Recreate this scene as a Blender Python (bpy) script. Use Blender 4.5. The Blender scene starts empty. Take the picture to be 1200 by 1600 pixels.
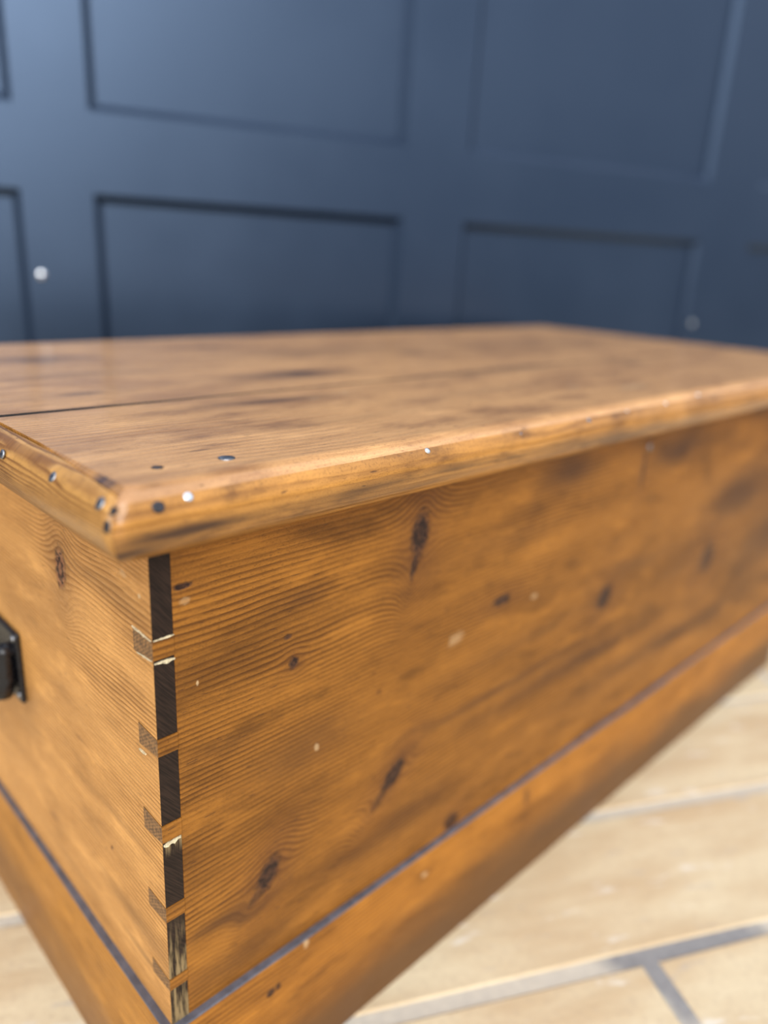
import bpy, bmesh, math, random
from mathutils import Vector, Matrix, Euler, noise as mnoise

random.seed(7)
S = bpy.context.scene
C = S.collection

# ------------------------------------------------------------------ camera
cam = bpy.data.cameras.new('camera')
cam_o = bpy.data.objects.new('camera', cam)
C.objects.link(cam_o)
cam_o.location = (-0.1661, -0.3343, 0.5882)
cam_o.rotation_mode = 'XYZ'
cam_o.rotation_euler = (1.2485, -0.0511, -0.7673)
cam.sensor_fit = 'AUTO'
cam.sensor_width = 36.0
cam.lens = 1178.3 / 1600.0 * 36.0
cam.clip_start = 0.01
cam.dof.use_dof = True
cam.dof.focus_distance = 0.440
cam.dof.aperture_fstop = 2.1
S.camera = cam_o

# ------------------------------------------------------------------ sky and sun
W_ = bpy.data.worlds.new('overcast_sky')
S.world = W_
W_.use_nodes = True
bg = W_.node_tree.nodes['Background']
# standard overcast luminance: zenith three times the horizon, (1 + 2 sin(elevation)) / 3
wn = W_.node_tree.nodes; wl = W_.node_tree.links
wtc = wn.new('ShaderNodeTexCoord'); wsp = wn.new('ShaderNodeSeparateXYZ')
wl.new(wtc.outputs['Generated'], wsp.inputs[0])
wmx = wn.new('ShaderNodeMath'); wmx.operation = 'MAXIMUM'; wl.new(wsp.outputs[2], wmx.inputs[0]); wmx.inputs[1].default_value = 0.0
wma = wn.new('ShaderNodeMath'); wma.operation = 'MULTIPLY_ADD'; wl.new(wmx.outputs[0], wma.inputs[0])
wma.inputs[1].default_value = 2.0 / 3.0; wma.inputs[2].default_value = 1.0 / 3.0
wst = wn.new('ShaderNodeMath'); wst.operation = 'MULTIPLY'; wl.new(wma.outputs[0], wst.inputs[0]); wst.inputs[1].default_value = 1.7
wl.new(wst.outputs[0], bg.inputs[1])
bg.inputs[0].default_value = (0.84, 0.92, 1.05, 1)

sun = bpy.data.lights.new('hazy_sun', 'SUN')
sun.energy = 3.6
sun.angle = math.radians(48)
sun.color = (1.0, 0.97, 0.93)
sun_o = bpy.data.objects.new('hazy_sun', sun)
C.objects.link(sun_o)
to_sun = Vector((-0.56, -0.69, 0.46)).normalized()
sun_o.rotation_euler = to_sun.to_track_quat('Z', 'Y').to_euler()
sun_o.location = to_sun * 5

vs = S.view_settings
vs.view_transform = 'Standard'
vs.look = 'None'
vs.exposure = 0.0
vs.gamma = 1.0
vs.use_curve_mapping = False

# ------------------------------------------------------------------ node helper
class G:
    def __init__(s, name):
        s.m = bpy.data.materials.new(name)
        s.m.use_nodes = True
        s.t = s.m.node_tree
        s.p = s.t.nodes['Principled BSDF']
        s.oc = s.t.nodes.new('ShaderNodeTexCoord').outputs['Object']
        sp = s.t.nodes.new('ShaderNodeSeparateXYZ')
        s.t.links.new(s.oc, sp.inputs[0])
        s.x, s.y, s.z = sp.outputs[0], sp.outputs[1], sp.outputs[2]
    def put(s, sock, v):
        if isinstance(v, bpy.types.NodeSocket):
            s.t.links.new(v, sock)
        elif isinstance(v, (tuple, list)):
            sock.default_value = tuple(v) + ((1,) if len(v) == 3 and len(sock.default_value) == 4 else ())
        else:
            sock.default_value = v
    def f(s, op, a, b=None, c=None):
        n = s.t.nodes.new('ShaderNodeMath'); n.operation = op
        s.put(n.inputs[0], a)
        if b is not None: s.put(n.inputs[1], b)
        if c is not None: s.put(n.inputs[2], c)
        return n.outputs[0]
    def add(s, a, b): return s.f('ADD', a, b)
    def sub(s, a, b): return s.f('SUBTRACT', a, b)
    def mul(s, a, b): return s.f('MULTIPLY', a, b)
    def sm(s, v, a, b, lo=0.0, hi=1.0):
        n = s.t.nodes.new('ShaderNodeMapRange'); n.interpolation_type = 'SMOOTHSTEP'
        s.put(n.inputs[0], v); n.inputs[1].default_value = a; n.inputs[2].default_value = b
        n.inputs[3].default_value = lo; n.inputs[4].default_value = hi
        return n.outputs[0]
    def vec(s, a, b, c):
        n = s.t.nodes.new('ShaderNodeCombineXYZ')
        for i, q in enumerate((a, b, c)): s.put(n.inputs[i], q)
        return n.outputs[0]
    def noise(s, v, sc=1.0, det=2.0, ro=0.5):
        n = s.t.nodes.new('ShaderNodeTexNoise')
        s.put(n.inputs['Vector'], v)
        n.inputs['Scale'].default_value = sc
        n.inputs['Detail'].default_value = det
        n.inputs['Roughness'].default_value = ro
        return n.outputs[0]
    def mix(s, fac, a, b, mode='MIX'):
        n = s.t.nodes.new('ShaderNodeMix'); n.data_type = 'RGBA'; n.blend_type = mode
        s.put(n.inputs[0], fac); s.put(n.inputs[6], a); s.put(n.inputs[7], b)
        return n.outputs[2]
    def bump(s, h, strength, dist):
        n = s.t.nodes.new('ShaderNodeBump')
        n.inputs['Strength'].default_value = strength
        n.inputs['Distance'].default_value = dist
        s.put(n.inputs['Height'], h)
        s.t.links.new(n.outputs[0], s.p.inputs['Normal'])
    def set(s, k, v): s.put(s.p.inputs[k], v)

AX = {'x': lambda g: g.x, 'y': lambda g: g.y, 'z': lambda g: g.z,
      'yz': lambda g: g.sub(g.z, g.y), 'xz': lambda g: g.sub(g.z, g.x)}

def wood(name, ua, va, light, dark, freq=260, line=0.8, warp=0.012, seed=0.0, knots=(), soft=(), pale=(),
         rough=0.42, spec=0.24, blotch=0.45, dirt=None, wave=3.0, coat=0.0, kcol=(0.065, 0.028, 0.015)):
    """pine: growth rings run along u; knots push the rings aside"""
    g = G(name)
    u, v = AX[ua](g), AX[va](g)
    sd = seed
    n1 = g.noise(g.vec(g.mul(u, wave), g.mul(v, 9.0), sd), 1.0, 2.0)
    n2 = g.noise(g.vec(g.mul(u, 16.0), g.mul(v, 60.0), sd + 3), 1.0, 2.0)
    vd = g.add(v, g.mul(g.sub(n1, 0.5), warp * 2))
    vd = g.add(vd, g.mul(g.sub(n2, 0.5), 0.0030))
    rim = g.noise(g.vec(g.mul(u, 220.0), g.mul(v, 220.0), sd + 5), 1.0, 3.0, 0.6)
    core = None; halo = None
    for kn in knots:
        a, b, ru, rv, dk, hl = kn[:6]
        an = math.radians(kn[6]) if len(kn) > 6 else 0.0
        uu, vv = g.sub(u, a), g.sub(v, b)
        if an:
            uu, vv = g.add(g.mul(uu, math.cos(an)), g.mul(vv, -math.sin(an))), g.add(g.mul(uu, math.sin(an)), g.mul(vv, math.cos(an)))
        du = g.f('DIVIDE', uu, ru); dv = g.f('DIVIDE', vv, rv)
        r2 = g.add(g.mul(du, du), g.mul(dv, dv))
        e = g.f('EXPONENT', g.mul(r2, -0.22))
        vd = g.sub(vd, g.mul(g.mul(g.sub(v, b), e), 0.75 * min(1, hl * 1.6)))
        r = g.add(g.f('SQRT', r2), g.mul(g.sub(rim, 0.5), 1.1))
        c1 = g.mul(g.sm(r, 0.55, 1.15, 1, 0), dk)
        h1 = g.mul(g.f('EXPONENT', g.mul(r2, -0.16)), hl)
        core = c1 if core is None else g.f('MAXIMUM', core, c1)
        rr = r if core is c1 else g.f('MINIMUM', rr, r)
        halo = h1 if halo is None else g.f('MAXIMUM', halo, h1)
    s = g.add(g.mul(vd, freq), g.mul(g.noise(g.vec(g.mul(u, 0.9), g.mul(v, 7.0), sd + 9), 1.0, 1.0), 6.0))
    t = g.f('FRACT', s)
    ln = g.mul(g.f('POWER', g.sm(t, 0.10, 0.84, 0, 1), 1.6), g.sm(t, 0.86, 1.0, 1, 0))
    amp = g.sm(g.noise(g.vec(g.mul(u, 5.0), g.mul(v, 34.0), sd + 11), 1.0, 2.0), 0.28, 0.68, 0.25, 1.0)
    ln = g.mul(ln, amp)
    fib = g.noise(g.vec(g.mul(u, 60.0), g.mul(v, 1100.0), sd + 2), 1.0, 3.0, 0.6)
    spk = g.noise(g.vec(g.mul(u, 700.0), g.mul(v, 1500.0), sd + 4), 1.0, 2.0, 0.6)
    blo = g.noise(g.vec(g.mul(u, 5.0), g.mul(v, 16.0), sd + 7), 1.0, 5.0, 0.6)
    col = g.mix(g.mul(ln, line), light, dark)
    col = g.mix(g.sm(fib, 0.35, 0.75, 0, 0.5), col, g.mix(0.6, col, dark))
    col = g.mix(g.sm(spk, 0.50, 0.72, 0, 0.75), col, g.mix(0.55, col, (dark[0] * .5, dark[1] * .45, dark[2] * .4)))
    col = g.mix(g.sm(blo, 0.45, 0.75, 0, blotch), col, (dark[0] * .55, dark[1] * .5, dark[2] * .5))
    mot = g.noise(g.vec(g.mul(u, 14.0), g.mul(v, 46.0), sd + 17), 1.0, 6.0, 0.65)
    col = g.mix(g.sm(mot, 0.50, 0.74, 0, blotch * 1.1), col, (dark[0] * .42, dark[1] * .36, dark[2] * .36))
    col = g.mix(g.sm(mot, 0.48, 0.30, 0, 0.45), col, (light[0] * 1.35, light[1] * 1.38, light[2] * 1.4))
    por = g.noise(g.vec(g.mul(u, 90.0), g.mul(v, 620.0), sd + 13), 1.0, 1.0)
    col = g.mix(g.sm(por, 0.71, 0.80, 0, 0.7), col, (0.05, 0.018, 0.008))
    if halo is not None:
        hv = g.mul(halo, g.sm(rim, 0.2, 0.8, 0.55, 1.0))
        col = g.mix(g.mul(hv, 0.85), col, (0.11, 0.040, 0.014))
    for (a, b, ru, rv, k) in soft:
        du = g.f('DIVIDE', g.sub(u, a), ru); dv = g.f('DIVIDE', g.sub(vd, b), rv)
        r2 = g.add(g.mul(du, du), g.mul(dv, dv))
        e = g.mul(g.f('EXPONENT', g.mul(r2, -1.0)), g.sm(blo, 0.3, 0.65, 0.6 * k, k))
        col = g.mix(e, col, (0.055, 0.022, 0.010))
    for (a, b, ru, rv, k) in pale:
        du = g.f('DIVIDE', g.sub(u, a), ru); dv = g.f('DIVIDE', g.sub(v, b), rv)
        r = g.add(g.f('SQRT', g.add(g.mul(du, du), g.mul(dv, dv))), g.mul(g.sub(rim, 0.5), 1.4))
        col = g.mix(g.sm(r, 0.5, 1.1, k, 0), col, (0.62, 0.44, 0.24))
    if core is not None:
        cc = g.mix(g.sm(g.add(rim, g.mul(g.f('SINE', g.mul(rr, 11.0)), 0.10)), 0.40, 0.66), (0.020, 0.009, 0.007), kcol)
        col = g.mix(core, col, cc)
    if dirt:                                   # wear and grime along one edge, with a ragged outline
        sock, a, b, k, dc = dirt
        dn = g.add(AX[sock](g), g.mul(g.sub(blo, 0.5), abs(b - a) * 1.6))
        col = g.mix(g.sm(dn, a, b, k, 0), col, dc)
    g.set('Base Color', col)
    g.set('Roughness', g.add(g.sm(fib, 0.3, 0.7, rough - 0.07, rough + 0.07), g.mul(ln, 0.10)))
    g.set('Specular IOR Level', spec)
    if coat:
        g.set('Coat Weight', coat); g.set('Coat Roughness', 0.13); g.set('Coat IOR', 1.6)
    h = g.sub(g.mul(fib, 0.25), g.mul(ln, 0.8))
    if core is not None: h = g.sub(h, g.mul(core, g.add(0.8, g.mul(rim, 2.0))))
    h = g.sub(h, g.mul(g.sm(por, 0.71, 0.80), 0.8))
    g.bump(h, 0.55, 0.0006)
    return g.m

def plain(name, col, rough=0.5, metal=0.0, spec=0.5, var=0.25, scale=60, bump=0.0):
    g = G(name)
    n = g.noise(g.oc, scale, 4.0, 0.6)
    g.set('Base Color', g.mix(g.sm(n, 0.3, 0.7, 0, 1), tuple(q * (1 - var) for q in col), tuple(min(1, q * (1 + var)) for q in col)))
    g.set('Roughness', g.sm(n, 0.2, 0.8, max(0.05, rough - 0.08), rough + 0.08))
    g.set('Metallic', metal); g.set('Specular IOR Level', spec)
    if bump: g.bump(n, bump, 0.001)
    return g.m

# ------------------------------------------------------------------ mesh helpers
def link(name, bm, mats, parent=None, smooth=False, loc=None):
    bmesh.ops.recalc_face_normals(bm, faces=bm.faces[:])
    me = bpy.data.meshes.new(name)
    bm.to_mesh(me); bm.free()
    for m in (mats if isinstance(mats, (list, tuple)) else [mats]): me.materials.append(m)
    if smooth:
        for p in me.polygons: p.use_smooth = True
    o = bpy.data.objects.new(name, me)
    C.objects.link(o)
    if parent: o.parent = parent
    if loc: o.location = loc
    return o

def box(bm, a, b, bev=0.0, seg=1):
    r = bmesh.ops.create_cube(bm, size=1.0)
    vs_ = r['verts']
    for v in vs_:
        v.co = Vector([a[i] + (v.co[i] + 0.5) * (b[i] - a[i]) for i in range(3)])
    if bev:
        es = list({e for v in vs_ for e in v.link_edges})
        bmesh.ops.bevel(bm, geom=es, offset=bev, segments=seg, profile=0.5, affect='EDGES')
    return bm

def prism(bm, poly, axis, a, b):
    """closed polygon in the two other axes, extruded along axis from a to b"""
    def p3(q, t):
        return {'x': (t, q[0], q[1]), 'y': (q[0], t, q[1]), 'z': (q[0], q[1], t)}[axis]
    A = [bm.verts.new(p3(q, a)) for q in poly]; B = [bm.verts.new(p3(q, b)) for q in poly]
    bm.faces.new(A); bm.faces.new(B[::-1])
    n = len(poly)
    for i in range(n): bm.faces.new((A[i], B[i], B[(i + 1) % n], A[(i + 1) % n]))

def disc(bm, c, nrm, r, h, seg=14, dome=0.4):
    """nail or screw head: a low domed button whose axis is nrm"""
    q = Vector(nrm).to_track_quat('Z', 'Y').to_matrix()
    prof = [(r, -h), (r, h * (1 - dome)), (r * 0.72, h * 0.9), (r * 0.35, h)]
    rings = []
    for (rr, z) in prof:
        rings.append([bm.verts.new(Vector(c) + q @ Vector((rr * math.cos(k * 2 * math.pi / seg), rr * math.sin(k * 2 * math.pi / seg), z))) for k in range(seg)])
    for i in range(len(prof) - 1):
        for k in range(seg):
            bm.faces.new((rings[i][k], rings[i][(k + 1) % seg], rings[i + 1][(k + 1) % seg], rings[i + 1][k]))
    bm.faces.new(rings[-1]); bm.faces.new(rings[0][::-1])

def tube(bm, pts, rad, seg=14):
    rings = []
    for i, p in enumerate(pts):
        d = (Vector(pts[min(i + 1, len(pts) - 1)]) - Vector(pts[max(i - 1, 0)])).normalized()
        q = d.to_track_quat('Z', 'Y').to_matrix()
        r = rad[i] if isinstance(rad, (list, tuple)) else rad
        rings.append([bm.verts.new(Vector(p) + q @ Vector((r * math.cos(k * 2 * math.pi / seg), r * math.sin(k * 2 * math.pi / seg), 0))) for k in range(seg)])
    for i in range(len(pts) - 1):
        for k in range(seg):
            bm.faces.new((rings[i][k], rings[i][(k + 1) % seg], rings[i + 1][(k + 1) % seg], rings[i + 1][k]))
    bm.faces.new(rings[0][::-1]); bm.faces.new(rings[-1])

# ------------------------------------------------------------------ floor: pavers laid in rows over a mortar bed
gm = G('mortar')
nm = gm.noise(gm.oc, 90, 4, 0.6)
mdx = gm.sub(gm.x, 0.43); mdy = gm.sub(gm.y, -0.175)
nl = gm.add(gm.f('SQRT', gm.add(gm.mul(mdx, mdx), gm.mul(mdy, mdy))), gm.mul(gm.sub(gm.noise(gm.oc, 14, 3, 0.6), 0.5), 0.14))
gm.set('Base Color', gm.mix(gm.sm(nl, 0.06, 0.11), gm.mix(nm, (0.17, 0.165, 0.17), (0.34, 0.33, 0.32)), gm.mix(nm, (0.46, 0.42, 0.36), (0.66, 0.59, 0.47))))
gm.set('Roughness', 0.9); gm.bump(nm, 0.5, 0.002)
gs = G('sandstone')
rnd = gs.t.nodes.new('ShaderNodeObjectInfo').outputs['Random']
gv = gs.vec(gs.add(gs.x, gs.mul(rnd, 9.0)), gs.y, gs.z)
a1 = gs.noise(gs.vec(gs.mul(gs.add(gs.x, gs.mul(rnd, 9.0)), 6.0), gs.mul(gs.y, 22.0), gs.mul(rnd, 30.0)), 1, 5, 0.6)
a2 = gs.noise(gv, 130, 3, 0.6)
a3 = gs.noise(gs.vec(gs.mul(gs.add(gs.x, gs.mul(rnd, 5.0)), 16.0), gs.mul(gs.y, 50.0), 2.0), 1, 3, 0.6)
cs = gs.mix(gs.sm(a1, 0.32, 0.68), (0.70, 0.58, 0.38), (0.58, 0.43, 0.255))
cs = gs.mix(gs.sm(a2, 0.45, 0.75, 0, 0.4), cs, (0.50, 0.38, 0.25))
cs = gs.mix(gs.sm(a3, 0.60, 0.74, 0, 0.6), cs, (0.42, 0.38, 0.35))
cs = gs.mix(gs.sm(a3, 0.40, 0.28, 0, 0.7), cs, (0.78, 0.73, 0.64))
gs.set('Base Color', cs)
gs.set('Roughness', 0.75); gs.bump(gs.add(a1, gs.mul(a2, 0.3)), 0.5, 0.003)

bm = bmesh.new(); box(bm, (-1.7, -1.7, -0.25), (2.6, 2.4, -0.0015))
floor = link('floor', bm, gm.m)
floor['kind'] = 'structure'
floor['label'] = 'pale yellow sandstone paving with grey mortar joints under the chest'
dark_surround = plain('asphalt', (0.055, 0.055, 0.06), 0.9, var=0.3, scale=150, bump=0.4)
bm = bmesh.new(); box(bm, (-40, -40, -0.4), (40, 40, -0.012))  # unseen dark slab, added so the glossy wall reflects dark below the horizon
reflect_plane = link('ground', bm, dark_surround)
reflect_plane['kind'] = 'structure'
reflect_plane['label'] = 'dark asphalt street around the sandstone paving'
PA = math.atan2(-0.466, 0.885)
rows0 = 0.0553; rh = 0.173
fixed = {-1: [-0.30, 0.412, 0.80], 0: [-0.46, 0.02, 0.86], 1: [-0.62, 0.30, 0.93]}
def stone(s0, s1, n0, n1):
    bm = bmesh.new()
    w, h = (s1 - s0) / 2, (n1 - n0) / 2
    cn = []
    for (sx, sy) in ((-1, -1), (0, -1), (1, -1), (1, 0), (1, 1), (0, 1), (-1, 1), (-1, 0)):
        cn.append((sx * w + random.uniform(-.003, .003), sy * h + random.uniform(-.0025, .0025)))
    lo = [bm.verts.new((x, y, -0.03)) for x, y in cn]
    mi = [bm.verts.new((x, y, -0.003 + random.uniform(-.0006, .0006))) for x, y in cn]
    hi = [bm.verts.new((x * (1 - .004 / w), y * (1 - .004 / h), 0.0)) for x, y in cn]
    n = 8
    for A, B in ((lo, mi), (mi, hi)):
        for i in range(n): bm.faces.new((A[i], A[(i + 1) % n], B[(i + 1) % n], B[i]))
    bm.faces.new(hi); bm.faces.new(lo[::-1])
    o = link('paving_stone', bm, gs.m, floor)
    sc, nc = (s0 + s1) / 2, (n0 + n1) / 2
    d = Vector((math.cos(PA), math.sin(PA), 0)); nn = Vector((-math.sin(PA), math.cos(PA), 0))
    o.location = d * sc + nn * nc
    o.rotation_euler = (0, 0, PA)
for k in range(-6, 11):
    js = list(fixed.get(k, []))
    if not js: js = [random.uniform(-0.2, 0.3)]
    while js[0] > -1.4: js.insert(0, js[0] - random.uniform(0.42, 0.72))
    while js[-1] < 1.9: js.append(js[-1] + random.uniform(0.42, 0.72))
    for a, b in zip(js, js[1:]):
        stone(a + 0.0055, b - 0.0055, rows0 + (k) * rh + 0.0045, rows0 + (k + 1) * rh - 0.0045)

# ------------------------------------------------------------------ wall: navy panelling behind the chest
gw = G('navy_paint')
w1 = gw.noise(gw.oc, 3.0, 4, 0.55); w2 = gw.noise(gw.oc, 120, 3, 0.5)
gw.set('Base Color', gw.mix(gw.sm(w1, 0.3, 0.7), (0.0065, 0.0115, 0.022), (0.008, 0.0135, 0.025)))
gw.set('Roughness', gw.sm(w1, 0.3, 0.7, 0.31, 0.39))
gw.set('IOR', 1.6)
gw.set('Specular IOR Level', 1.0)
gw.set('Specular Tint', (0.46, 0.655, 1.0, 1))
gw.bump(w2, 0.08, 0.001)
navy = gw.m
A_ = math.radians(21.75)
nv = Vector((math.sin(A_), math.cos(A_), 0))
bm = bmesh.new(); box(bm, (-2.6, 0.018, -0.004), (3.2, 0.12, 2.5))
wall = link('wall_back', bm, navy)
wall['kind'] = 'structure'
wall['label'] = 'navy blue painted panelling with recessed panels behind the chest'
wall.location = nv * (Vector(cam_o.location).dot(nv) + 1.2941)
wall.rotation_euler = (0, 0, -A_)
cols = [(-2.6, -2.48), (-1.90, -1.78), (-1.25, -1.13), (-0.66, -0.075 - 0.505), (-0.075, 0.025), (0.530, 0.650), (1.210, 1.340), (1.90, 2.02), (2.58, 2.70), (3.1, 3.2)]
for (a, b) in cols:
    bm = bmesh.new(); box(bm, (a, 0, 0), (b, 0.018, 2.5))
    link('stile', bm, navy, wall)
for (a, b) in zip(cols, cols[1:]):
    for (z0, z1) in ((0.0, 0.20), (0.660, 0.772), (1.75, 1.87), (2.38, 2.5)):
        bm = bmesh.new(); box(bm, (a[1], 0.0, z0), (b[0], 0.018, z1))
        link('rail', bm, navy, wall)
    for (z0, z1) in ((0.20, 0.660), (0.772, 1.75), (1.87, 2.38)):
        bm = bmesh.new(); box(bm, (a[1] + 0.002, 0.0155, z0 + 0.002), (b[0] - 0.002, 0.0215, z1 - 0.002), 0.001, 1)
        link('panel', bm, navy, wall)
        bm = bmesh.new(); c_ = 0.011                       # mitred chamfer moulding around the panel
        R0 = [(a[1], z0), (b[0], z0), (b[0], z1), (a[1], z1)]
        R1 = [(a[1] + c_, z0 + c_), (b[0] - c_, z0 + c_), (b[0] - c_, z1 - c_), (a[1] + c_, z1 - c_)]
        V0 = [bm.verts.new((x, 0.0012, z)) for x, z in R0]; V1 = [bm.verts.new((x, 0.0125, z)) for x, z in R1]
        V2 = [bm.verts.new((x, 0.0156, z)) for x, z in R1]; V3 = [bm.verts.new((x, 0.0156, z)) for x, z in R0]
        for q in range(4):
            for A, B in ((V0, V1), (V1, V2), (V2, V3), (V3, V0)):
                bm.faces.new((A[q], A[(q + 1) % 4], B[(q + 1) % 4], B[q]))
        link('panel_moulding', bm, navy, wall)
zinc = plain('bright_zinc', (0.85, 0.88, 0.92), 0.22, 1.0, var=0.05)
bm = bmesh.new(); disc(bm, (-0.056, -0.0005, 0.541), (0, -1, 0), 0.0065, 0.003, 18, 0.6)
link('screw_head', bm, zinc, wall, True)
dull = plain('dull_steel', (0.42, 0.43, 0.44), 0.42, 1.0, var=0.2)
bm = bmesh.new(); disc(bm, (1.222, -0.0005, 0.493), (0, -1, 0), 0.006, 0.003, 18, 0.6)
link('screw_head', bm, dull, wall, True)

# ------------------------------------------------------------------ the chest
L, W, HP, H, T, TS, TF = 1.05, 0.4944, 0.1147, 0.4485, 0.036, 0.0125, 0.022
chest = bpy.data.objects.new('blanket_chest', None)
C.objects.link(chest)
chest['label'] = 'honey-brown waxed pine blanket chest with dovetailed corners and overhanging lid'
chest['category'] = 'chest'

FL, FD = (0.325, 0.127, 0.018), (0.070, 0.022, 0.0035)
front_knots = [(.2050, .4070, .0098, .0200, 1, .85, 4), (.2010, .3850, .0036, .0140, .9, .5, 10), (.0943, .3443, .0042, .0048, 1, .5),
    (.0755, .1890, .0088, .0160, 1, .95, 28), (.0660, .1760, .0045, .0100, .6, .6, 45), (.1930, .2110, .0082, .0175, 1, .9, 42), (.1800, .1960, .0050, .0140, .6, .7, 42),
    (.2718, .1225, .011, .009, .9, .6), (.0188, .418, .0065, .0022, 1, .2), (.4883, .278, .013, .015, 1, .6, 40),
    (.3122, .3248, .014, .0055, 1, .5), (.735, .2615, .022, .022, .8, .6, 45), (.5271, .405, .0035, .022, .7, .35), (.0895, .3644, .0034, .002, .9, .15)]
front_soft = [(.395, .4264, .045, .017, .9), (.60, .4175, .06, .015, .85), (.105, .277, .040, .018, .75), (.04, .308, .03, .008, .35),
    (.32, .236, .12, .0055, .8), (.44, .214, .16, .011, .85), (.66, .172, .20, .013, .9), (.34, .272, .10, .006, .35), (.045, .176, .035, .006, .85),
    (.06, .135, .05, .012, .35), (.22, .165, .05, .02, .6), (.55, .30, .08, .008, .4), (.66, .27, .05, .02, .45), (.099, .39, .02, .006, .4),
    (.30, .38, .08, .012, .3), (.80, .33, .1, .03, .7), (.92, .25, .1, .05, .7), (1.0, .36, .08, .06, .6), (.15, .16, .05, .010, .35)]
front_pale = [(.2549, .3081, .010, .006, .3), (.1150, .2720, .0022, .003, .45), (.020, .409, .004, .0025, .25), (.026, .3560, .0010, .002, .6), (.36, .315, .005, .003, .4)]
pine_front = wood('pine_front', 'x', 'z', FL, FD, 245, .80, .010, 1.3, front_knots, front_soft, front_pale)
LL, LD = (0.67, 0.335, 0.100), (0.21, 0.078, 0.014)
left_knots = [(.1195, .3925, .0088, .0170, .95, .8, -8), (.1150, .372, .004, .006, .1, .3), (.0729, .2054, .0016, .002, 1, .1), (.1789, .1628, .008, .003, .4, .35), (.113, .270, .006, .0015, .35, .25)]
left_soft = [(.05, .40, .05, .006, .3), (.06, .235, .05, .0035, .35), (.05, .175, .05, .006, .35), (.03, .15, .03, .003, .5), (.15, .14, .06, .006, .25), (.21, .25, .02, .03, .35)]
left_pale = [(.012, .413, .002, .0018, .8), (.030, .420, .004, .003, .3)]
pine_left = wood('pine_side', 'y', 'z', LL, LD, 300, .70, .016, 5.1, left_knots, left_soft, left_pale, blotch=.3, kcol=(0.27, 0.110, 0.050))
TL, TD = (0.72, 0.385, 0.150), (0.33, 0.130, 0.045)
top_knots = [(.2743, .2249, .016, .010, .7, .6), (.0614, .2114, .02, .006, .45, .5), (.0935, .3818, .02, .012, .4, .5), (.163, .1229, .028, .004, .4, .5),
    (.045, .022, .007, .0012, .6, .15), (.50, .30, .02, .012, .5, .5), (.70, .12, .02, .01, .4, .5), (.30, .43, .02, .01, .3, .5)]
top_soft = [(.27, .225, .05, .012, .6), (.09, .40, .05, .012, .5), (.17, .125, .06, .006, .5), (.25, .22, .08, .02, .35), (.10, .30, .08, .02, .35), (.35, .08, .12, .01, .3), (.5, .15, .15, .02, .3), (.4, .35, .2, .03, .35), (.2, .05, .08, .005, .25),
    (.8, .3, .2, .05, .3), (.03, .40, .1, .02, .3)]
top_pale = [(.52, .02, .03, .008, .35), (.46, .05, .01, .006, .35), (.24, .125, .004, .003, .5), (.20, .115, .006, .002, .5)]
pine_top = wood('pine_lid', 'x', 'y', TL, TD, 150, .28, .02, 8.7, top_knots, top_soft, top_pale, rough=.36, spec=.45, blotch=.5, coat=.4)
pine_nose = wood('pine_lid_nose', 'x', 'yz', (0.54, 0.245, 0.050), (0.17, 0.06, 0.010), 210, .55, .003, 8.9, [], 
    [(.010, .4925, .042, .0042, 1.6), (-.025, .4850, .022, .0050, 1.3), (.115, .4935, .045, .0050, 1.0), (.20, .4950, .03, .003, .8), (.17, .487, .07, .003, .65), (.30, .494, .09, .003, .5), (.02, .479, .08, .005, .6), (.12, .483, .08, .003, .5), (.45, .488, .2, .004, .5)], rough=.36, spec=.25, blotch=.75, coat=.5)
pine_cleat = wood('pine_cleat', 'y', 'xz', (0.56, 0.285, 0.075), (0.18, 0.065, 0.014), 420, .90, .007, 3.3, [], [(.05, .478, .06, .003, .4)], rough=.36, coat=.3)
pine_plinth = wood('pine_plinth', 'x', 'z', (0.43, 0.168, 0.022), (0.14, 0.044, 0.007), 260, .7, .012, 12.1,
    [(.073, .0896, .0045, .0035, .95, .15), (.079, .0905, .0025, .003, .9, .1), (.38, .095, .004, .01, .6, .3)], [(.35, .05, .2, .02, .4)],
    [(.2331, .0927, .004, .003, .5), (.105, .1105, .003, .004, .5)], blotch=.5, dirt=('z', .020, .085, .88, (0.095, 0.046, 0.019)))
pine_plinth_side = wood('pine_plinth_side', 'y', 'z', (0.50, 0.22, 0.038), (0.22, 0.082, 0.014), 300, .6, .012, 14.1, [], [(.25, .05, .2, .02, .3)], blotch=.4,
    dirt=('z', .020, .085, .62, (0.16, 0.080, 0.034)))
pine_plain = wood('pine_plain', 'x', 'z', FL, FD, 245, .8, .012, 20.0)
ge = G('dark_end_grain')
e1 = ge.noise(ge.vec(ge.mul(ge.add(ge.x, ge.mul(ge.z, 0.8)), 900.0), ge.mul(ge.z, 60.0), 0.0), 1, 3, 0.6)
e2 = ge.noise(ge.oc, 700, 2, 0.6); e3 = ge.noise(ge.vec(ge.mul(ge.x, 420.0), ge.mul(ge.z, 30.0), 1.0), 1, 3, 0.6)
ce = ge.mix(ge.sm(e1, 0.35, 0.7), (0.011, 0.0065, 0.005), (0.034, 0.019, 0.013))
worn = ge.mul(ge.sm(ge.z, 0.205, 0.165), ge.sm(e3, 0.42, 0.62))
worn = ge.f('MAXIMUM', worn, ge.mul(ge.sm(ge.z, .2460, .2578, 0, 1), ge.mul(ge.sm(ge.z, .2585, .2600, 1, 0), ge.sm(e3, 0.40, 0.60))))
ce = ge.mix(ge.mul(worn, 0.62), ce, (0.40, 0.28, 0.13))
ge.set('Base Color', ce); ge.set('Roughness', 0.5); ge.set('Specular IOR Level', 0.2); ge.bump(e1, 0.3, 0.0005)
endgrain = ge.m
gp = G('pin_end_grain')
q1 = gp.noise(gp.vec(gp.mul(gp.y, 500.0), gp.mul(gp.z, 300.0), 0.0), 1, 3, 0.6)
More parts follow.
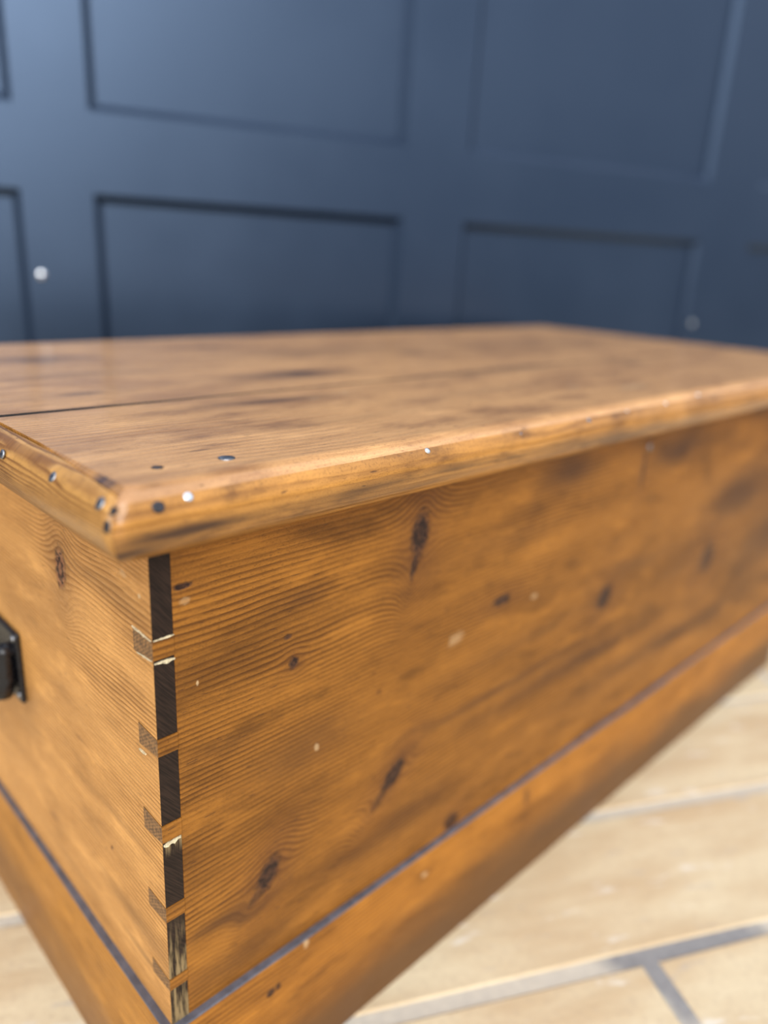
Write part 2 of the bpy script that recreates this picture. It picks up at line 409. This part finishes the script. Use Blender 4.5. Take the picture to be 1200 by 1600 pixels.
q2 = gp.f('SINE', gp.mul(gp.add(gp.z, gp.mul(gp.y, 0.7)), 2600.0))
gp.set('Base Color', gp.mix(gp.sm(gp.add(gp.mul(q2, .07), q1), 0.3, 0.72), (0.085, 0.040, 0.016), (0.30, 0.150, 0.050)))
gp.set('Roughness', 0.5)
pin_end = gp.m
filler = plain('pale_filler', (0.62, 0.52, 0.33), 0.7, var=0.35, scale=900, bump=0.5)
slate = plain('ledge_grey', (0.095, 0.092, 0.108), 0.34, var=0.25, scale=90, bump=0.15)
iron = plain('black_iron', (0.006, 0.006, 0.008), 0.28, 0.0, 0.5, 0.4, 260, 0.4)
steel = plain('worn_nail_steel', (0.30, 0.31, 0.33), 0.38, 1.0, var=0.45, scale=500)
gap_shade = plain('crack_grime', (0.012, 0.009, 0.008), 0.9, var=0.4, scale=300)  # shade inside the open lid gap, put into the face colour
rust = plain('dark_nail', (0.035, 0.032, 0.036), 0.40, 0.3, var=0.6, scale=500)

# body boards
bm = bmesh.new(); box(bm, (TS, 0, 0.02), (L - TS, TF, H), 0.0004)
front = link('front_board', bm, pine_front, chest)
bm = bmesh.new(); box(bm, (0, TF, 0.02), (TS, W - TF, H))
side = link('side_board', bm, pine_left, chest)
bm = bmesh.new(); box(bm, (L - TS, 0, 0.02), (L, W, H), 0.0008)
link('side_board', bm, pine_plain, chest)
bm = bmesh.new(); box(bm, (0, W - TF, 0.02), (L - TS, W, H))
link('back_board', bm, pine_plain, chest)
bm = bmesh.new(); box(bm, (TS, TF, 0.03), (L - TS, W - TF, 0.05))
link('bottom_board', bm, pine_plain, chest)

# dovetails at the near corner: dark tail ends seen on the front, pin ends seen on the side
pins = [(.3908, .3792), (.3299, .3186), (.2712, .2590), (.2105, .1995), (.1530, .1440)]
top = H; gap = 0.00018
bounds = []
for (a, b) in pins + [(0.02, 0.02)]:
    bounds.append((top, a)); top = b
for i, (zt, zb) in enumerate(bounds):
    # tails widen towards the end (y = 0)
    it = zt if i == 0 else zt - 0.0022
    ib = zb + 0.0010 if i < len(pins) else zb
    bm = bmesh.new()
    poly = [(0.0, zt - gap), (0.0, zb + gap), (TF, ib + gap), (TF, it - gap)]
    prism(bm, poly, 'x', 0.0, TS - gap)
    bmesh.ops.recalc_face_normals(bm, faces=bm.faces[:])
    bm.normal_update()
    for f_ in bm.faces:
        if f_.normal.y < -0.7: f_.material_index = 1
    link('dovetail_tail', bm, [pine_left, endgrain], side)
for i, (a, b) in enumerate(pins):
    bm = bmesh.new()
    poly = [(-0.0004, a - gap), (-0.0004, b + gap), (TF - .0004, b - 0.0022 + gap), (TF - .0004, a + 0.0010 - gap)]
    prism(bm, poly, 'x', -0.0002, TS)
    bmesh.ops.recalc_face_normals(bm, faces=bm.faces[:])
    bm.normal_update()
    for f_ in bm.faces:
        if f_.normal.x < -0.7: f_.material_index = 1
    link('dovetail_pin', bm, [pine_front, pin_end], front)
# ragged filler squeezed into the joints
def smear(pts, wdt, parent, nrm):
    bm = bmesh.new()
    n = Vector(nrm)
    up = Vector((0, 0, 1))
    A = []; B = []
    N_ = 9
    for k in range(N_):
        t = k / (N_ - 1)
        p = Vector(pts[0]).lerp(Vector(pts[1]), t)
        ww = wdt * random.uniform(.25, 1.0) * (0.3 + 0.7 * math.sin(math.pi * min(.97, max(.03, t))))
        A.append((p + up * ww * random.uniform(.3, .7), p - up * ww * random.uniform(.3, .7)))
    vs0 = [[bm.verts.new(q + n * 0.0005) for q in ab] for ab in A]
    vs1 = [[bm.verts.new(q - n * 0.0008) for q in ab] for ab in A]
    for k in range(N_ - 1):
        bm.faces.new((vs0[k][0], vs0[k + 1][0], vs0[k + 1][1], vs0[k][1]))
        bm.faces.new((vs1[k][0], vs1[k + 1][0], vs1[k + 1][1], vs1[k][1]))
        bm.faces.new((vs0[k][0], vs0[k + 1][0], vs1[k + 1][0], vs1[k][0]))
        bm.faces.new((vs0[k][1], vs0[k + 1][1], vs1[k + 1][1], vs1[k][1]))
    bm.faces.new((vs0[0][0], vs0[0][1], vs1[0][1], vs1[0][0])); bm.faces.new((vs0[-1][0], vs0[-1][1], vs1[-1][1], vs1[-1][0]))
    link('joint_filler', bm, filler, parent)
smear([(0.0005, -.0003, .3775), (TS, -.0003, .3770)], .0030, side, (0, -1, 0))
smear([(-.0002, .022, .3918), (-.0002, .001, .3910)], .0016, side, (-1, 0, 0))
smear([(-.0002, .018, .3775), (-.0002, .001, .3790)], .0016, side, (-1, 0, 0))
smear([(0.0005, -.0003, .3912), (TS, -.0003, .3915)], .0014, side, (0, -1, 0))
smear([(0.0005, -.0003, .2570), (TS - .001, -.0003, .2580)], .0045, side, (0, -1, 0))
smear([(-.0002, .022, .3125), (-.0002, .014, .3130)], .0022, side, (-1, 0, 0))

# plinth: mitred boards with a slightly sloped upper half, grey ledge along the top
def plinth_prof(zt): return [(0.0, 0.0), (0.0095, 0.0), (0.0095, 0.055), (0.0056, zt - 0.0012), (0.0050, zt), (0.0, zt)]
def mitred(name, prof, axis, length, mats, parent, seg=1, left=True, jit=0.0, smooth=False, far=True):
    """profile (overhang d, height z) swept along one side of the chest, near end mitred at the corner"""
    bm = bmesh.new()
    rings = []
    for k in range(seg + 1):
        t = k / seg
        ring = []
        for (d, z) in prof:
            a0 = -d
            a1 = (length + d) if far else length
            s = a0 + (a1 - a0) * t
            if jit and d > 0.001:
                q = mnoise.noise(Vector((s * 26, d * 90, z * 70)))
                q2 = mnoise.noise(Vector((s * 6 + 5, d * 40, z * 20)))
                d2 = d + jit * (q * .6 + q2); z2 = z + jit * .35 * q if 0.0 < z else z
            else: d2, z2 = d, z
            ring.append(bm.verts.new((s, -d2, z2) if axis == 'x' else (-d2, s, z2)))
        rings.append(ring)
    n = len(prof)
    for k in range(seg):
        for i in range(n):
            bm.faces.new((rings[k][i], rings[k + 1][i], rings[k + 1][(i + 1) % n], rings[k][(i + 1) % n]))
    bm.faces.new(rings[0]); bm.faces.new(rings[-1][::-1])
    o = link(name, bm, mats, parent, smooth)
    return o
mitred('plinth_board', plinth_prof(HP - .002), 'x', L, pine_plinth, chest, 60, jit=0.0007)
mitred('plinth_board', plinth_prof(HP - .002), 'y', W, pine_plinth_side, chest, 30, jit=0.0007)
bm = bmesh.new(); box(bm, (L, 0, 0), (L + 0.0095, W, HP - .002), 0.001); link('plinth_board', bm, pine_plinth_side, chest)
led = [(0.0, HP - .0022), (0.0050, HP - .0022), (0.0050, HP - .0012), (0.0044, HP - .0007), (0.0, HP - .0004)]
mitred('ledge_strip', led, 'x', L, slate, chest, 90, jit=0.0006)
mitred('ledge_strip', led, 'y', W, slate, chest, 45, jit=0.0006)

# lid: two boards and end cleats, bull-nosed along the front and left
ZT = H + T
nose = [(.0215, 0.0), (.0265, .0025), (.0300, .0085), (.0318, .0150), (.0318, .0205), (.0305, .0262), (.0280, .0308), (.0245, .0340), (.0200, .0357)]
XJ = 0.0185                                   # overhang of the cleat joint
YJ = 0.158
def lid_board(name, y0f, y1f, nosed, mats):
    bm = bmesh.new()
    SEG = 110
    rings = []
    for k in range(SEG + 1):
        t = k / SEG
        base = [(None, 'b')]
        ring = []
        def P(y, z, front=0.0):
            x0 = -max(XJ, front); x1 = L + 0.0300
            s = x0 + (x1 - x0) * t
            return s, y, z
        xs = -XJ + (L + .03 + XJ) * t
        if nosed:
            for (d, h) in nose:
                s, y, z = P(-d, H + h, d)
                q = mnoise.noise(Vector((s * 30, d * 60, h * 60))); q2 = mnoise.noise(Vector((s * 7, 3, h * 20)))
                ring.append(bm.verts.new((s, y - 0.0007 * q - 0.0010 * q2, z + 0.0004 * q)))
            ring.append(bm.verts.new((xs, -XJ + .002, ZT)))
        else:
            ring.append(bm.verts.new((xs, y0f(xs), H)))
            ring.append(bm.verts.new((xs, y0f(xs), ZT - .0015)))
            ring.append(bm.verts.new((xs, y0f(xs) + .0015, ZT)))
        ye = y1f(xs)
        ym = (y0f(xs) + ye) / 2
        ring.append(bm.verts.new((xs, ym, ZT)))
        ring.append(bm.verts.new((xs, ye - .0018, ZT)))
        ring.append(bm.verts.new((xs, ye, ZT - .0018)))
        ring.append(bm.verts.new((xs, ye, H)))
        rings.append(ring)
    n = len(rings[0])
    for k in range(SEG):
        for i in range(n):
            f_ = bm.faces.new((rings[k][i], rings[k + 1][i], rings[k + 1][(i + 1) % n], rings[k][(i + 1) % n]))
            if nosed and i < 9: f_.material_index = 1 if i < 6 else 0; f_.smooth = True
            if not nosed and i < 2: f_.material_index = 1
    f_ = bm.faces.new(rings[0]); f_.material_index = 1 if nosed else 0
    bm.faces.new(rings[-1][::-1])
    return link(name, bm, mats, chest)
def jag(x): return 0.0005 * mnoise.noise(Vector((x * 60, 0, 0))) + 0.0008 * mnoise.noise(Vector((x * 15, 4, 0)))
def gapw(x): return 0.0003 + 0.0040 * max(0.0, 1 - (x + .02) / 0.26) ** 1.2
lf = lid_board('lid_board', lambda x: 0.0, lambda x: YJ + jag(x), True, [pine_top, pine_nose])
lb = lid_board('lid_board', lambda x: YJ + jag(x) + gapw(x) + 0.0003 * mnoise.noise(Vector((x * 90, 9, 0))), lambda x: W + 0.026, False, [pine_top, gap_shade])
# left cleat, mitred into the nosing
prof = [(XJ + .0008, H), ] + [(d, H + h - (.0006 if h > .03 else 0)) for d, h in nose] + [(XJ + .0008, ZT - .0014)]
bm = bmesh.new(); rings = []
SEG = 50
for k in range(SEG + 1):
    t = k / SEG; ring = []
    for (d, z) in prof:
        y0 = -d; y1 = W + 0.026
        s = y0 + .0004 + (y1 - y0) * t
        q = mnoise.noise(Vector((s * 28, d * 60 + 7, z * 60)))
        jj = 0 if d < XJ + .0012 else 1
        ring.append(bm.verts.new((-d - 0.0004 * q * jj, s, z + 0.0004 * q * jj)))
    rings.append(ring)
n = len(prof)
for k in range(SEG):
    for i in range(n):
        f_ = bm.faces.new((rings[k][i], rings[k + 1][i], rings[k + 1][(i + 1) % n], rings[k][(i + 1) % n])); f_.smooth = 0 < i < n - 2
bm.faces.new(rings[0]); bm.faces.new(rings[-1][::-1])
cleat = link('lid_cleat', bm, pine_cleat, chest)

# nails
def nail(c, nrm, r, mat, parent, h=0.0006, squash=None):
    bm = bmesh.new(); disc(bm, (0, 0, 0), (0, 0, 1), r, h, 14, 0.5)
    o = link('nail_head', bm, mat, parent, True)
    o.location = c
    o.rotation_euler = Vector(nrm).to_track_quat('Z', 'Y').to_euler()
    if squash: o.scale = squash
nail((.047, -.0006, ZT + .0001), (0, 0, 1), .0046, steel, lf)
nail((.0084, .0018, ZT + .0001), (0, 0, 1), .0030, rust, lf)
nail((.1735, -.0292, H + .0292), (0, -.75, .65), .0020, zinc, lf)
nail((.0075, -.0290, H + .0292), (0, -.75, .65), .0026, zinc, lf)
nail((-.0085, -.0298, H + .0275), (0, -.8, .6), .0032, rust, lf)
nail((.27, -.0290, H + .0290), (0, -.75, .65), .0016, steel, lf)
nail((.36, -.0290, H + .0290), (0, -.75, .65), .0022, steel, lf)
nail((.42, -.0280, H + .0305), (0, -.6, .8), .0018, zinc, lf)
nail((.49, -.0280, H + .0305), (0, -.6, .8), .0018, zinc, lf)
nail((.56, -.0260, H + .0325), (0, -.5, .85), .0020, zinc, lf)
nail((.532, -.0003, .4270), (0, -1, 0), .0035, steel, front)
for (y, dz, r, m_) in ((.1035, .0265, .0027, steel), (.0385, .0285, .0029, steel), (-.0155, .0290, .0032, steel), (-.0285, .0290, .0022, rust), (-.0265, .0215, .0030, rust)):
    dd = .0300 if dz > .028 else .0316
    if dz > .028: nail((-dd + .0007, y, H + dz), (-.82, 0, .57), r, m_, cleat)
    else: nail((-dd, y, H + dz), (-.96, 0, .28), r, m_, cleat)

# iron handle on the left side
bm = bmesh.new(); box(bm, (-0.0042, 0.211, 0.2490), (0.0, 0.331, 0.3085), 0.0016, 2)
plate = link('handle_plate', bm, iron, chest)
for (y, z) in ((.2165, .3035), (.2155, .2555), (.3255, .3035), (.3255, .2555)):
    bm = bmesh.new(); disc(bm, (-0.0044, y, z), (-1, 0, 0), 0.0030, 0.0012, 14, 0.6)
    link('screw', bm, steel, plate, True)
for y in (.2225, .3195):
    bm = bmesh.new(); tube(bm, [(-.002, y, .292), (-.007, y, .292), (-.011, y, .292)], [.0070, .0065, .0058], 14)
    link('pivot_lug', bm, iron, plate, True)
pts = []
for k in range(25):
    t = k / 24
    if t < .3: p = (-.0095 - .002 * (t / .3), .2215, .297 - .033 * (t / .3))
    elif t > .7: p = (-.0095 - .002 * ((1 - t) / .3), .3205, .297 - .033 * ((1 - t) / .3))
    else:
        a = (t - .3) / .4 * math.pi
        p = (-.0115 - .004 * math.sin(a), .271 - .0495 * math.cos(a), .264 - .012 * math.sin(a) ** .6)
    pts.append(p)
bm = bmesh.new(); tube(bm, pts, [.0064 + .0012 * math.sin(math.pi * k / 24) for k in range(25)], 16)
link('handle_bail', bm, iron, chest, True)
